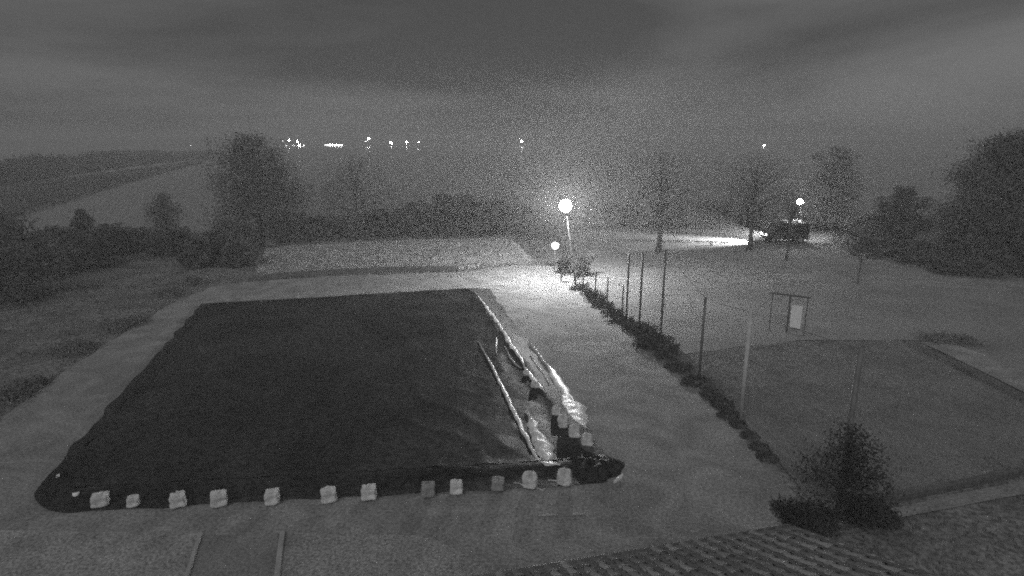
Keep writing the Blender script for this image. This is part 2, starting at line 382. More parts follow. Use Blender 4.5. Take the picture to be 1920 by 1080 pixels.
# white film edges and folds; lamp glints along the sheet put into their colour
crumple('film_glint_edging', [(891, 547), (905, 566), (925, 592), (945, 622), (958, 645), (975, 668), (985, 686)], [.08, .15, .2, .12, .22, .24, .12], .03, M['film'], None, z=.2, parent=rim, seed=1, rag=.6)
crumple('film_glint_edging', [(983, 686), (995, 702), (1008, 718), (1024, 736)], [.16, .18, .14, .08], .025, M['film'], None, z=.2, parent=rim, seed=2)
crumple('film_glint_fold', [(897, 640), (920, 680), (942, 725), (960, 762), (978, 800), (1000, 846), (1012, 868)], [.04, .09, .13, .15, .17, .22, .38], .035, M['film'], 'long narrow fold of white film with its glint inside the dark basin', z=.115, seed=3, rag=.15)
crumple('film_heap', [(985, 772), (998, 790), (1010, 815), (1022, 842), (1030, 866)], [.14, .34, .5, .6, .75], .06, M['film_dull'], 'crumpled grey-white film heaped beside the long fold in the basin corner', z=.11, seed=4, rag=.4)
crumple('film_scrap', [(1014, 866), (1032, 869), (1050, 873)], [.34, .3, .14], .05, M['film_dull'], 'thin end of crumpled film pointing at the basin corner', z=.12, seed=5)
crumple('film_roll', [(1024, 682), (1036, 697), (1050, 716), (1066, 740), (1076, 752)], [.2, .36, .42, .42, .34], .04, M['film'], 'bright white roll of plastic film lying on the flap of the basin', z=.06, seed=6, rag=.06, smooth=.25)
crumple('film_bundle', [(1055, 742), (1070, 760), (1085, 785), (1100, 806)], [.9, 1.0, .8, .35], .06, M['film_dull'], 'wrinkled translucent film bundle between white roll and row of sandbags', z=.07, seed=7, rag=.25)
crumple('pale_strip', [(940, 614), (931, 636), (930, 666)], .09, .05, M['film'], 'short bent white strip lying inside the dark basin', z=.06, seed=8)  # narrow pale strips inside the rim
crumple('pale_strip', [(947, 650), (955, 668), (966, 682), (978, 692)], .07, .04, M['film_dull'], 'thin curved grey strip under the basin rim', z=.08, seed=9)
crumple('hose', [(994, 646), (1004, 656), (1028, 688)], .09, .06, M['film_dull'], 'grey hose end beside the white film roll', 'hose', z=.06, seed=11)
crumple('hose', [(994, 667), (1008, 687), (1022, 706), (1030, 722)], .08, .06, M['film_dull'], 'grey hose between basin rim and white film roll', 'hose', z=.08, seed=13)
crumple('film_scrap', [(136, 928), (150, 925)], .12, .05, M['film'], 'small white film scrap beside the striped sandbag', z=.14, seed=14)
crumple('film_scrap', [(107, 896), (112, 890)], .1, .05, M['film'], 'tiny pale film scrap alone on the basin rim', z=.16, seed=15)
# bunched sheet at the basin's open corner
V = []; nr_ = 30
cc = P(1116, 876)
for j in range(14):
    for k in range(nr_):
        a = 2 * math.pi * k / nr_; r = j / 13
        rad = .9 + .08 * math.sin(3 * a + 1) + .06 * math.sin(7 * a)
        x = cc.x + r * rad * math.cos(a) * .95; y = cc.y + r * rad * math.sin(a) * .95
        z = .04 + .24 * (1 - r * r) * (1 + .8 * mnoise.noise(Vector((x * 3.5, y * 3.5, 1)))) + .05 * mnoise.noise(Vector((x * 9, y * 9, 3))) * (1 - r)
        V.append((x, y, z if j < 13 else .008))
Fc = [(j * nr_ + k, j * nr_ + (k + 1) % nr_, (j + 1) * nr_ + (k + 1) % nr_, (j + 1) * nr_ + k) for j in range(13) for k in range(nr_)]
tag(from_np('bunched_sheet', V, Fc, M['liner'], None, True), 'bunched black plastic sheet heaped at the rounded basin corner', 'plastic sheet')
crumple('film_scrap', [(1150, 905), (1160, 897), (1168, 891)], [.06, .12, .1], .06, M['film'], 'white strip for the glint at the edge of the bunched black sheet', z=.03, seed=16)  # white strip stands in for a glint on the bunched sheet

# sandbags
def sack_mesh(seed, w=.36, dpt=.34, h=.34, r=.5):
    bm = bmesh.new(); bmesh.ops.create_cube(bm, size=1.0)
    bmesh.ops.subdivide_edges(bm, edges=bm.edges[:], cuts=7, use_grid_fill=True)
    for v in bm.verts:
        p = v.co * 2; n = 11.0 * r + 2
        l = (abs(p.x) ** n + abs(p.y) ** n + abs(p.z) ** n) ** (1 / n); p = p / l
        q = Vector((p.x * w / 2, p.y * dpt / 2, p.z * h / 2))
        q += p.normalized() * (.028 * mnoise.noise(p * 1.4 + Vector((seed * 3.1, 0, 0))) + .016 * mnoise.noise(p * 4 + Vector((0, seed, 0))))
        if q.z < 0: q.x *= 1 + .12 * (-q.z / h); q.y *= 1 + .1 * (-q.z / h)
        v.co = (q.x, q.y, max(q.z + h / 2, 0))
    me = bpy.data.meshes.new('sack_body'); bm.to_mesh(me); bm.free(); me.polygons.foreach_set('use_smooth', [True] * len(me.polygons)); return me
bm = bmesh.new(); tube(bm, [(0, 0, -.02), (.01, 0, .012), (.03, .01, .024), (.06, .02, .03)], [.07, .03, .02, .035], 8); neck_me = bpy.data.meshes.new('tied_neck'); bm.to_mesh(neck_me); bm.free()
SM = [sack_mesh(k, r=.9) for k in range(4)]; SR = [sack_mesh(10 + k, .4, .4, .42, .15) for k in range(3)]
for k, me in enumerate(SM + SR): me.materials.append(M['sack'])
dull = [m_.copy() for m_ in SM[:2]]
for m_ in dull: m_.materials.clear(); m_.materials.append(M['sack_dull'])
neck_me.materials.append(M['sack'])
neck_dull = neck_me.copy(); neck_dull.materials.clear(); neck_dull.materials.append(M['sack_dull'])
def sack(px, py, me, label, group=None, z=.05, sc=1.0, neck=neck_me, flat=1.0):
    q = P(px, py - (9 if py > 845 else 3), z); e = empty('sandbag', (q.x, q.y, z), .8 * math.atan2(-q.x, q.y) + random.uniform(-.12, .12)); e.scale = (sc * random.uniform(.92, 1.14), sc * random.uniform(.9, 1.1), sc * flat * random.uniform(.86, 1.06)); e.rotation_euler[0] = random.uniform(-.06, .06); e.rotation_euler[1] = random.uniform(-.09, .09)
    b1 = bpy.data.objects.new('sack_body', me); COL.objects.link(b1); b1.parent = e
    n1 = bpy.data.objects.new('tied_neck', neck); COL.objects.link(n1); n1.parent = e
    n1.location = (random.uniform(-.05, .05), random.uniform(.05, .1), max(v.co.z for v in me.vertices) - .025); n1.rotation_euler = (random.uniform(-.9, -.3), 0, random.uniform(0, 6))
    tag(e, label, 'sandbag', group)
FG = 'pale sandbags along the front edge of the basin'
front = [(189, 955, 1.0, 0), (250, 956, .85, 1), (335, 956, 1.0, 2), (411, 954, 1.03, 3), (512, 950, 1.0, 0), (617, 947, 1.03, 1), (692, 942, 1.02, 2)]
for k, (a, b_, s, i) in enumerate(front):
    if k == 0: sack(a, b_, SM[i], 'brightest pale sandbag, last of its row beside the white film scrap', None, sc=s)
    elif k == 1: sack(a, b_, SM[i], 'smallest pale sandbag in the row on the front edge of the basin', None, sc=s)
    else: sack(a, b_, SM[i], 'pale square sandbag weighing down the front edge of the black basin sheet', FG, sc=s)
sack(803, 937, dull[0], 'dull grey sandbag set back from the pale one beside it', None, neck=neck_dull)
sack(856, 932, SM[3], 'pale square sandbag between the two dull grey ones', None, sc=1.03)
sack(933, 925, dull[1], 'dull grey sandbag beside the roped pale sandbag', None, sc=.95, neck=neck_dull)
sack(992, 921, SR[0], 'rounded sandbag with a rope running from it on the front edge', None, sc=1.05)
sack(1058, 915, SR[1], 'rounded sandbag at the basin corner below the film heap', None, sc=1.12)
RG = 'sandbags along the right edge of the basin'
sack(1101, 839, SR[2], 'end sandbag of the right hand row, standing clear near bunched sheet', None, z=.06, sc=1.0)
for a, b_, s in [(1076, 822, .98), (1056, 803, 1.0)]:
    sack(a, b_, SR[int(a) % 3], 'rounded sandbag on the basin rim in front of the film bundle', 'sandbags in front of the film bundle', z=.1, sc=s)
for a, b_, s in [(1043, 780, .95), (1003, 729, .8), (987, 706, .75)]:
    sack(a, b_, SR[int(a) % 3], 'grey rounded sandbag in the row along the basin rim', RG, z=.1, sc=s, flat=.7)
def rope(px, z, label, r=.012):
    bm = bmesh.new(); tube(bm, [P(a, b_, z + random.uniform(-.005, .01)) for a, b_ in px], r, 6)
    tag(from_bm('rope', bm, M['rope'], None, True), label, 'rope')
rope([(963, 905), (974, 906), (983, 911)], .18, 'short white rope leaving the roped sandbag')
rope([(1006, 914), (1016, 919), (1024, 915)], .1, 'loose white rope end between the two rounded corner sandbags')
rope([(1028, 900), (1040, 901), (1050, 902)], .2, 'white rope lying above the corner sandbag')
# pale plank on the yard
a, b_ = P(1008, 968), P(1098, 965); bm = bmesh.new(); box(bm, (0, 0, 0), ((b_ - a).length, .09, .03), bev=.006)
o = from_bm('plank', bm, M['metal_pale']); o.location = ((a + b_) / 2) + Vector((0, 0, .022)); o.rotation_euler = (0, 0, math.atan2((b_ - a).y, (b_ - a).x)); tag(o, 'thin pale plank lying on the gravel before the basin', 'plank')

# low dark edging of the meadow
bmk = empty('meadow_edging', (0, 0, 0)); tag(bmk, 'low dark timber edging between the meadow and the gravel path', 'edging')
ep = [(474, 527), (545, 520), (620, 515), (740, 510), (860, 508)]
for i in range(len(ep) - 1):
    a, b_ = P(*ep[i]), P(*ep[i + 1]); bm = bmesh.new(); box(bm, (0, 0, 0), ((b_ - a).length - .05, .14, .42), bev=.01)
    o = from_bm('beam', bm, M['wood'], bmk); o.location = (a + b_) / 2 + Vector((0, 0, .19)); o.rotation_euler = (0, 0, math.atan2((b_ - a).y, (b_ - a).x))

# ------------------------------------------------------------------ street lamps
glow_big, glow_small = emit('lamp_glow', 1050.0, 'FRONT'), emit('lamp_glow_small', 330.0, 'FRONT')
def street_lamp(base, head, r_globe, glow, label):
    t = empty('street_lamp', base); tag(t, label, 'street lamp'); hx = head - Vector(base); n_ = hx.normalized()
    bm = bmesh.new(); tube(bm, [n_ * -.1, n_ * .5, n_ * .53, hx - n_ * (r_globe + .14)], [.085, .085, .055, .04], 10); from_bm('pole', bm, M['pole'], t, True)
    bm = bmesh.new(); tube(bm, [hx - n_ * (r_globe + .2), hx - n_ * (r_globe + .1), hx - n_ * (r_globe * .9), hx - n_ * (r_globe * .8)], [.05, r_globe * .34, r_globe * .5, r_globe * .5], 14); hd = from_bm('socket', bm, M['metal'], t, True)
    bm = bmesh.new(); bmesh.ops.create_icosphere(bm, subdivisions=2, radius=r_globe); bmesh.ops.translate(bm, vec=hx, verts=bm.verts); from_bm('globe', bm, glow, t, True)
    bm = bmesh.new(); tube(bm, [hx + n_ * (r_globe * .97), hx + n_ * (r_globe + .05), hx + n_ * (r_globe + .1)], [r_globe * .26, r_globe * .2, .02], 12); from_bm('cap', bm, M['metal'], t, True)
b0 = P(1079, 528); hd = PY(1060, 386, b0.y)
street_lamp(b0, hd, .42, glow_big, 'brightly lit street lamp with globe head at the fence end')
b1 = P(1507, 446); hd = PY(1500, 378, b1.y)
street_lamp(b1, hd, .3, glow_small, 'smaller lit street lamp standing behind the parked van')

# sign beside the lamp
q = P(1040, 506); t = empty('sign', q); tag(t, 'small round white sign on a post beside the bright street lamp', 'sign')
bm = bmesh.new(); tube(bm, [(0, 0, -.1), (0, 0, 2.0)], .03, 8); from_bm('post', bm, M['metal'], t, True)
bm = bmesh.new(); tube(bm, [(0, -.035, 1.92), (0, -.065, 1.92)], [.29, .29], 24); from_bm('panel', bm, M['white_paint'], t)

# bollard and gate stub at the fence end
q = P(1052, 528); bm = bmesh.new(); tube(bm, [(0, 0, -.05), (0, 0, .62), (0, 0, .68)], [.05, .05, .02], 8); o = from_bm('bollard', bm, M['metal']); o.location = q; tag(o, 'dark slim bollard beside the bright street lamp foot', 'bollard')
bm = bmesh.new(); box(bm, (0, 0, .08), (.5, .25, .16), bev=.03); o = from_bm('kerb_block', bm, M['white_paint']); o.location = P(1061, 529); tag(o, 'low white block on the ground between bollard and lamp', 'block')
for a, b_, lb in [(1335, 460, 'small pale marker stone in the headlight beam'), (559, 560, 'small pale stone on the gravel behind the basin')]:
    bm = bmesh.new(); bmesh.ops.create_icosphere(bm, subdivisions=2, radius=.16)
    for v in bm.verts: v.co = Vector((v.co.x * 1.2, v.co.y, v.co.z * .8)) * (1 + .2 * mnoise.noise(v.co * 9))
    o = from_bm('stone', bm, M['stone'], None, True); o.location = P(a, b_) + Vector((0, 0, .08)); tag(o, lb, 'stone')

# ------------------------------------------------------------------ fences
def fence(name, label, posts, m_default, rails, r):
    """posts: (px, base_py, top_py, material)"""
    t = empty(name, P(posts[0][0], posts[0][1])); tag(t, label, 'fence'); org = t.location.copy(); tops = []
    for px, by, ty, mk in posts:
        q = P(px, by); top = PY(px, ty, q.y).z; l = q - org; l.z = 0
        bm = bmesh.new(); tube(bm, [l + Vector((0, 0, -.1)), l + Vector((0, 0, top))], r * (1.35 if px > 1350 else 1), 8); from_bm('post', bm, M[mk or m_default], t, True); tops.append((l, top))
    for i in range(len(tops) - 1):
        (a, ha), (b2, hb) = tops[i], tops[i + 1]
        for fr in rails:
            p0 = a + Vector((0, 0, ha * fr)); p1 = b2 + Vector((0, 0, hb * fr)); mid = (p0 + p1) / 2 - Vector((0, 0, .05))
            bm = bmesh.new(); tube(bm, [p0, mid, p1], .009, 5); from_bm('wire', bm, M['metal'], t, True)
fence('post_fence', 'low wire fence of thin posts running from the street lamp', [(1079, 533, 508, None), (1093, 542, 512, None), (1116, 561, 509, None), (1138, 578, 520, None), (1166, 598, 535, None)], 'metal', (.97, .6, .25), .045)
fence('ball_fence', 'tall ball-catching fence of high posts beside the dark court', [(1174, 604, 476, None), (1198, 622, 474, None), (1237, 655, 468, None), (1310, 718, 556, None), (1388, 792, 582, 'post_pale'), (1570, 962, 650, None)], 'metal', (.985,), .055)
# board with a frame beyond the court
q = P(1470, 623); t = empty('board_stand', q, R(-32)); tag(t, 'small framed stand with a pale board hung at one end', 'stand')
for x, w in [(-.75, .05), (.12, .09), (.95, .05)]:
    bm = bmesh.new(); box(bm, (x, 0, .98), (w, w, 2.0), bev=.008); from_bm('post', bm, M['wood'], t)
bm = bmesh.new(); box(bm, (.1, 0, 2.03), (2.0, .1, .08), bev=.01); from_bm('crossbar', bm, M['wood'], t)
bm = bmesh.new(); box(bm, (.5, -.06, .95), (.52, .03, 1.2), bev=.008); from_bm('board', bm, M['white_paint'], t)

# ------------------------------------------------------------------ parked van with its headlights on
vF, vR = P(1438, 456), P(1516, 456)
van = empty('van', ((vF.x + vR.x) / 2, vF.y + .9, 0), math.pi + R(-2)); tag(van, 'dark parked van with headlights shining across the grass', 'van')
Lv = (vR - vF).length; hl = Lv / 2
prof = [(-hl, .35), (-hl, 1.75), (-hl + .12, 1.92), (.25 * hl, 1.95), (.52 * hl, 1.75), (.74 * hl, 1.12), (.97 * hl, .95), (hl, .7), (hl, .35)]
bm = bmesh.new()
def extr(bm, prof, w, taper=0.0):
    a = [bm.verts.new((x, -w + taper * max(0, z - 1.0), z)) for x, z in prof]; b2 = [bm.verts.new((x, w - taper * max(0, z - 1.0), z)) for x, z in prof]
    bm.faces.new(a); bm.faces.new(b2[::-1]); n = len(prof)
    for i in range(n): bm.faces.new((a[i], b2[i], b2[(i + 1) % n], a[(i + 1) % n]))
    bmesh.ops.recalc_face_normals(bm, faces=bm.faces)
extr(bm, prof, .88, .12); bmesh.ops.bevel(bm, geom=bm.edges[:], offset=.04, segments=2, affect='EDGES'); from_bm('body', bm, M['car'], van)
for s in (-1, 1):
    for x0, x1, x2, x3 in [(-.9 * hl, -.25 * hl, -.25 * hl, -.9 * hl), (-.18 * hl, .32 * hl, .62 * hl, -.18 * hl)]:
        bm = bmesh.new(); vs_ = [bm.verts.new((x, s * y, z)) for x, y, z in [(x3, .886, 1.15), (x2, .886, 1.15), (x1, .81, 1.7), (x0, .81, 1.7)]]
        r_ = bmesh.ops.extrude_face_region(bm, geom=[bm.faces.new(vs_)]); bmesh.ops.translate(bm, vec=(0, s * .012, 0), verts=[g for g in r_['geom'] if isinstance(g, bmesh.types.BMVert)])
        bmesh.ops.recalc_face_normals(bm, faces=bm.faces); from_bm('side_window', bm, M['glass'], van)
    for x in (-.62 * hl, .66 * hl):
        bm = bmesh.new(); tube(bm, [(x, s * .72, .32), (x, s * .76, .32), (x, s * .9, .32)], [.32, .33, .31], 20); w_ = from_bm('wheel', bm, M['rubber'], van)
        bm = bmesh.new(); tube(bm, [(x, s * .89, .32), (x, s * .915, .32)], [.19, .17], 14); from_bm('rim', bm, M['metal_pale'], w_)
    bm = bmesh.new(); box(bm, (hl + .005, s * .62, .78), (.05, .3, .16), bev=.02); hb = from_bm('headlight', bm, emit('headlight_glow', 8.0), van)
    sp = bpy.data.lights.new('headlight_beam', 'SPOT'); sp.energy = 16000; sp.spot_size = R(62); sp.spot_blend = .6; sp.shadow_soft_size = .06
    so = bpy.data.objects.new('headlight_beam', sp); COL.objects.link(so); so.parent = van; so.location = (hl + .08, s * .62, .78)
    so.rotation_euler = Vector((-1, 0, .07)).to_track_quat('Z', 'Y').to_euler()
bm = bmesh.new(); vs_ = [bm.verts.new(v) for v in [(.545 * hl, -.74, 1.72), (.545 * hl, .74, 1.72), (.745 * hl, .8, 1.15), (.745 * hl, -.8, 1.15)]]
r_ = bmesh.ops.extrude_face_region(bm, geom=[bm.faces.new(vs_)]); bmesh.ops.translate(bm, vec=(.03, 0, .012), verts=[g for g in r_['geom'] if isinstance(g, bmesh.types.BMVert)]); bmesh.ops.recalc_face_normals(bm, faces=bm.faces)
from_bm('windscreen', bm, M['glass'], van)
for x in (-.55 * hl, .05 * hl):
    bm = bmesh.new(); box(bm, (x, 0, 2.02), (.22, 1.5, .06), bev=.015); from_bm('roof_sheen_bar', bm, M['white_paint'], van)  # white bars: lamp sheen on the van roof put into colour
bm = bmesh.new(); box(bm, (-.25 * hl, .1, 2.1), (2.0, .3, .08), bev=.02); from_bm('roof_sheen_block', bm, M['white_paint'], van)  # white block, same painted sheen along the roof

# ------------------------------------------------------------------ tiled roof below the camera
EZ = 3.0
tt = M['tile'].node_tree; pb = [n for n in tt.nodes if n.type == 'BSDF_PRINCIPLED'][0]; src = pb.inputs['Base Color'].links[0].from_socket
oi = N(tt, 'ShaderNodeObjectInfo'); mr = N(tt, 'ShaderNodeMapRange'); mr.inputs['To Min'].default_value = .6; mr.inputs['To Max'].default_value = 1.45
sc_ = N(tt, 'ShaderNodeVectorMath', operation='SCALE'); tt.links.new(oi.outputs['Random'], mr.inputs['Value']); tt.links.new(src, sc_.inputs[0]); tt.links.new(mr.outputs[0], sc_.inputs['Scale']); tt.links.new(sc_.outputs[0], pb.inputs['Base Color'])
eA, eB = P(860, 1086, EZ), P(1488, 983, EZ)
ed = (eB - eA).normalized(); ed.z = 0; ed.normalize(); up = Vector((ed.y, -ed.x, 0))        # up-slope, towards the camera building
SL = R(22); slope = up * math.cos(SL) + Vector((0, 0, math.sin(SL))); nrm = ed.cross(slope).normalized()
if nrm.z < 0: nrm = -nrm
bld = empty('tiled_annex', (eB.x, eB.y, 0)); tag(bld, 'single storey annex with pantile roof below the viewpoint', 'building'); bo = Vector((eB.x, eB.y, 0))
Lr, Dr = 11.0, 7.5
bm = bmesh.new()
c0 = eB - ed * Lr
def slab(bm, o_, a, b2, thick):
    v = [bm.verts.new(q - bo) for q in (o_, o_ + a, o_ + a + b2, o_ + b2)]; w = [bm.verts.new(q - bo - nrm * thick) for q in (o_, o_ + a, o_ + a + b2, o_ + b2)]
    bm.faces.new(v); bm.faces.new(w[::-1])
    for i in range(4): bm.faces.new((v[i], w[i], w[(i + 1) % 4], v[(i + 1) % 4]))
    bmesh.ops.recalc_face_normals(bm, faces=bm.faces)
slab(bm, c0 - nrm * .03, ed * Lr, slope * Dr, .12)
roof = from_bm('roof', bm, M['wood'], bld)
bm = bmesh.new(); wc = eB - ed * (Lr / 2) + up * 3.6
box(bm, Vector((wc.x, wc.y, 1.42)) - bo, (Lr - .6, 6.4, 2.9), math.atan2(ed.y, ed.x)); from_bm('wall', bm, M['wall'], bld)
bm = bmesh.new(); tube(bm, [c0 - up * .07 - bo + Vector((0, 0, -.1)), eB - up * .07 - bo + Vector((0, 0, -.1))], .055, 10); from_bm('gutter', bm, M['metal'], bld, True)
TW, TL = .28, .34
tm = bpy.data.meshes.new('roof_tile')     # pantile: S profile, front lip
V = []; prof_t = [(-.5, .005), (-.38, -.012), (-.2, -.016), (-.02, .0), (.12, .035), (.27, .055), (.42, .04), (.53, .008)]
for yy in (0.0, 1.12):
    for x, z in prof_t: V.append((x * TW, yy * TL, z + .035 * (1 - yy / 1.12) + .012))
for x, z in prof_t: V.append((x * TW, 0, z + .047 - .022))
n = len(prof_t); Fc = [(i, i + 1, n + i + 1, n + i) for i in range(n - 1)] + [(2 * n + i, 2 * n + i + 1, i + 1, i) for i in range(n - 1)]
tm.from_pydata(V, [], Fc); tm.materials.append(M['tile']); tm.polygons.foreach_set('use_smooth', [i < n - 1 for i in range(len(Fc))])
rot = Matrix((ed, slope, nrm)).transposed().to_4x4()
rot_t = Matrix((ed, slope, ed.cross(slope))).transposed().to_4x4()
rest = []; cnt = 0
for j in range(int(Dr / TL)):
    for i in range(int(Lr / TW)):
        q = c0 + ed * ((i + .5) * TW) + slope * (j * TL - .05) + nrm * (.004 + random.uniform(0, .012))
        v = q - Vector((0, 0, CAM_H)); dep = v.y * math.cos(PITCH) - v.z * math.sin(PITCH); yc = v.y * math.sin(PITCH) + v.z * math.cos(PITCH)
        sx = 960 + F_PX * v.x / dep if dep > .3 else 1e9; sy = 540 - F_PX * yc / dep if dep > .3 else 1e9
        Mx = Matrix.Translation(q - bo) @ rot_t @ Matrix.Rotation(random.uniform(-.02, .02), 4, 'Z')
        if sy < 1120 and sx < 1980 and sx > 780 and cnt < 300:
            o = bpy.data.objects.new('roof_tile', tm); COL.objects.link(o); o.parent = roof; o.matrix_local = Mx; cnt += 1
        else: rest.append(Mx)
bm = bmesh.new()
for Mx in rest:
    k0 = len(bm.verts); bm.from_mesh(tm); bm.verts.ensure_lookup_table(); bmesh.ops.transform(bm, matrix=Mx, verts=bm.verts[k0:])
o = from_bm('roof_tiling', bm, M['tile'], roof); o['kind'] = 'stuff'

# low wall right of the small tree, kerb along the court
def low_wall(name, label, px, w, h, m):
    t = empty(name, P(*px[0])); tag(t, label, 'kerb'); o_ = t.location.copy()
    for i in range(len(px) - 1):
        a, b2 = P(*px[i]) - o_, P(*px[i + 1]) - o_; bm = bmesh.new(); D = b2 - a; k = max(1, int(D.length / 1.5))
        for j in range(k):
            bm = bmesh.new(); box(bm, a.lerp(b2, (j + .5) / k) + Vector((0, 0, h / 2 - .03)), (D.length / k - .015, w, h), math.atan2(D.y, D.x), bev=.012); from_bm('kerb_beam', bm, m, t)
low_wall('court_kerb', 'dark low kerb between the court and the lower path', [(1655, 944), (1780, 917), (1935, 883), (2100, 847)], .16, .22, M['wood'])
low_wall('court_kerb', 'dark low kerb between the court and the pale side path', [(1700, 645), (1800, 694), (1935, 760)], .3, .25, M['wood'])

# ------------------------------------------------------------------ trees and shrubs
tree('broad_tree', 'tall dark broad tree at the lake edge behind the pale meadow', 'tree', P(492, 458), 10.2, 4.5, 1.6, 21000, 'leaf_dark', .1, clumps=60, bot=.3, trunk_r=.24)
tree('broad_tree', 'faint slimmer tree at the lake edge beside the tall dark tree', 'tree', P(672, 444), 8.2, 4.2, 1.5, 9000, 'leaf_mid', .08, clumps=30, bot=.6, soft=.8)
tree('conifer', 'small pointed conifer among the shrubs of the far lawn', 'tree', P(168, 500), 4.6, 1.9, .4, 9000, 'leaf_dark', .09, cone=True, clumps=46, bot=.1)
tree('slim_tree', 'slim young tree rising above the shrubs by the water', 'tree', P(312, 447), 4.6, 1.7, .8, 4200, 'leaf_mid', .08, clumps=20, soft=.8)
tree('round_tree', 'big round-crowned dark tree beside the low hedge shrubs', 'tree', P(1882, 497), 10.2, 5.0, 1.4, 52000, 'leaf_dark', .11, clumps=80, bot=.5, soft=.5)
tree('round_tree', 'second dark round tree overlapping the biggest crown', 'tree', P(2010, 500), 10.2, 5.0, 1.4, 26000, 'leaf_dark', .12, clumps=50, bot=.5, soft=.5)
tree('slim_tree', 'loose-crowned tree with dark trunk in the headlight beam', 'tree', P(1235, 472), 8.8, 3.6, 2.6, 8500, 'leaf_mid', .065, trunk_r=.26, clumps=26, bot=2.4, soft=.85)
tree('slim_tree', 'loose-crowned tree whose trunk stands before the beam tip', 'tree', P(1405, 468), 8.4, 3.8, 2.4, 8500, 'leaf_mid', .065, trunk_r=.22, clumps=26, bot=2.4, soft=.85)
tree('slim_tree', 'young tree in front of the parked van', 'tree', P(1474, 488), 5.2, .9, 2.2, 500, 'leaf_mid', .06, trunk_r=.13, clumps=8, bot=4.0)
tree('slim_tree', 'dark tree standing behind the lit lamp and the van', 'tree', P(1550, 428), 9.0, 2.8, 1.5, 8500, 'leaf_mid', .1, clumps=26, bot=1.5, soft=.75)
tree('slim_tree', 'small tree with thin leaning trunk on the open lawn', 'tree', P(1608, 532), 3.9, 1.2, 2.0, 2600, 'leaf_mid', .08, trunk_r=.06, clumps=10, bot=1.9, soft=.8)
tree('broad_tree', 'dense bushy tree between open lawn and round-crowned tree', 'tree', P(1680, 472), 5.8, 2.0, .8, 8500, 'leaf_dark', .11, clumps=24, bot=.3, soft=.7)
tree('small_tree', 'small dark tree at the roof corner by the court', 'tree', P(1578, 972), 2.7, 1.5, .7, 3600, 'leaf_black', .042, trunk_r=.05, cone=True, clumps=46, bot=.6, soft=.8)
shrub('low black shrub under the small tree at the roof corner', P(1508, 983), .42, .8, 4500, 'leaf_black', .05)
shrub('low dark shrub beside the small tree next to the court kerb', P(1632, 972), .36, .75, 3000, 'leaf_black', .05)
SG = 'shrubs along the lake edge'
for a, b_, h, r in [(20, 560, 3.2, 3.0), (70, 520, 3.0, 2.6), (-40, 500, 4.0, 3.2), (110, 488, 2.6, 2.0)]:
    shrub('dark shrub in the thicket at the far end of the left lawn', P(a, b_), h, r, 4200, 'leaf_dark', .13, 'thicket at the edge of the left lawn')
for a, b_, h, r in [(215, 476, 2.4, 2.0), (265, 470, 1.9, 2.0), (330, 474, 2.0, 2.2), (375, 500, 2.4, 1.2), (405, 488, 2.4, 1.8), (440, 470, 2.6, 2.2), (455, 496, 1.7, 1.6)]:
    shrub('dark shrub between the conifer and the tall dark tree', P(a, b_), h, r, 3200, 'leaf_dark', .12, 'shrubs between conifer and tall tree')
MR = 'dark shrub in the row behind the pale meadow, between slimmer tree and tallest shrub'
for a, b_, h, r, lb in [(545, 455, 2.0, 2.0, 'dark shrub at the foot of the tall dark broad tree'), (600, 451, 1.7, 2.0, 'low shrub between the tall dark tree and the faint slimmer tree'),
                        (655, 447, 1.5, 2.0, 'lowest shrub, under the faint slimmer tree'), (720, 444, 1.9, 2.2, MR), (775, 442, 2.4, 2.4, MR),
                        (830, 440, 3.0, 2.4, 'tallest shrub of the row behind the pale meadow'), (885, 438, 2.9, 2.4, 'high shrub next to the tallest in the meadow row'),
                        (935, 437, 2.5, 2.3, 'shrub behind the far meadow corner'), (985, 440, 2.2, 2.0, 'shrub between the far meadow corner and the white sign'), (1030, 445, 2.0, 2.0, 'end shrub of the meadow row, behind the white sign')]:
    shrub(lb, P(a, b_), h * 1.35, r * 1.1, 4200, 'leaf_dark', .13, 'shrubs behind the meadow')
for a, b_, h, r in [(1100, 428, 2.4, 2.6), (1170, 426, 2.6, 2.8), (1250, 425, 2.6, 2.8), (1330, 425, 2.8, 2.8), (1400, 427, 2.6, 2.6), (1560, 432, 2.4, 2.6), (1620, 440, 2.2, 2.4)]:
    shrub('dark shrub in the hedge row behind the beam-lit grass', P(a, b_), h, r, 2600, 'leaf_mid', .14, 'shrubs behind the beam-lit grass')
for a, b_, h, r, lb in [(1660, 480, 1.6, 1.4, 'hedge shrub under the dense bushy tree'), (1715, 492, 1.7, 1.3, 'hedge shrub between the dense bushy tree and the round-crowned tree'),
                        (1775, 512, 1.5, 1.5, 'rounded hedge shrub before the edge of the round crown'), (1830, 516, 1.0, 1.4, 'lowest hedge shrub under the round-crowned tree'), (1900, 512, 1.5, 1.8, 'widest hedge shrub at the trunk of the round-crowned tree')]:
    shrub(lb, P(a, b_), h, r, 2400, 'leaf_dark', .11, 'hedge shrubs by the round tree')
for a, b_, h, r in [(1058, 512, 1.5, .8), (1092, 516, 1.6, .9)]:
    shrub('leafy shrub around the foot of the bright street lamp', P(a, b_), h, r, 1500, 'leaf_dark', .06, 'shrubs at the lamp foot')
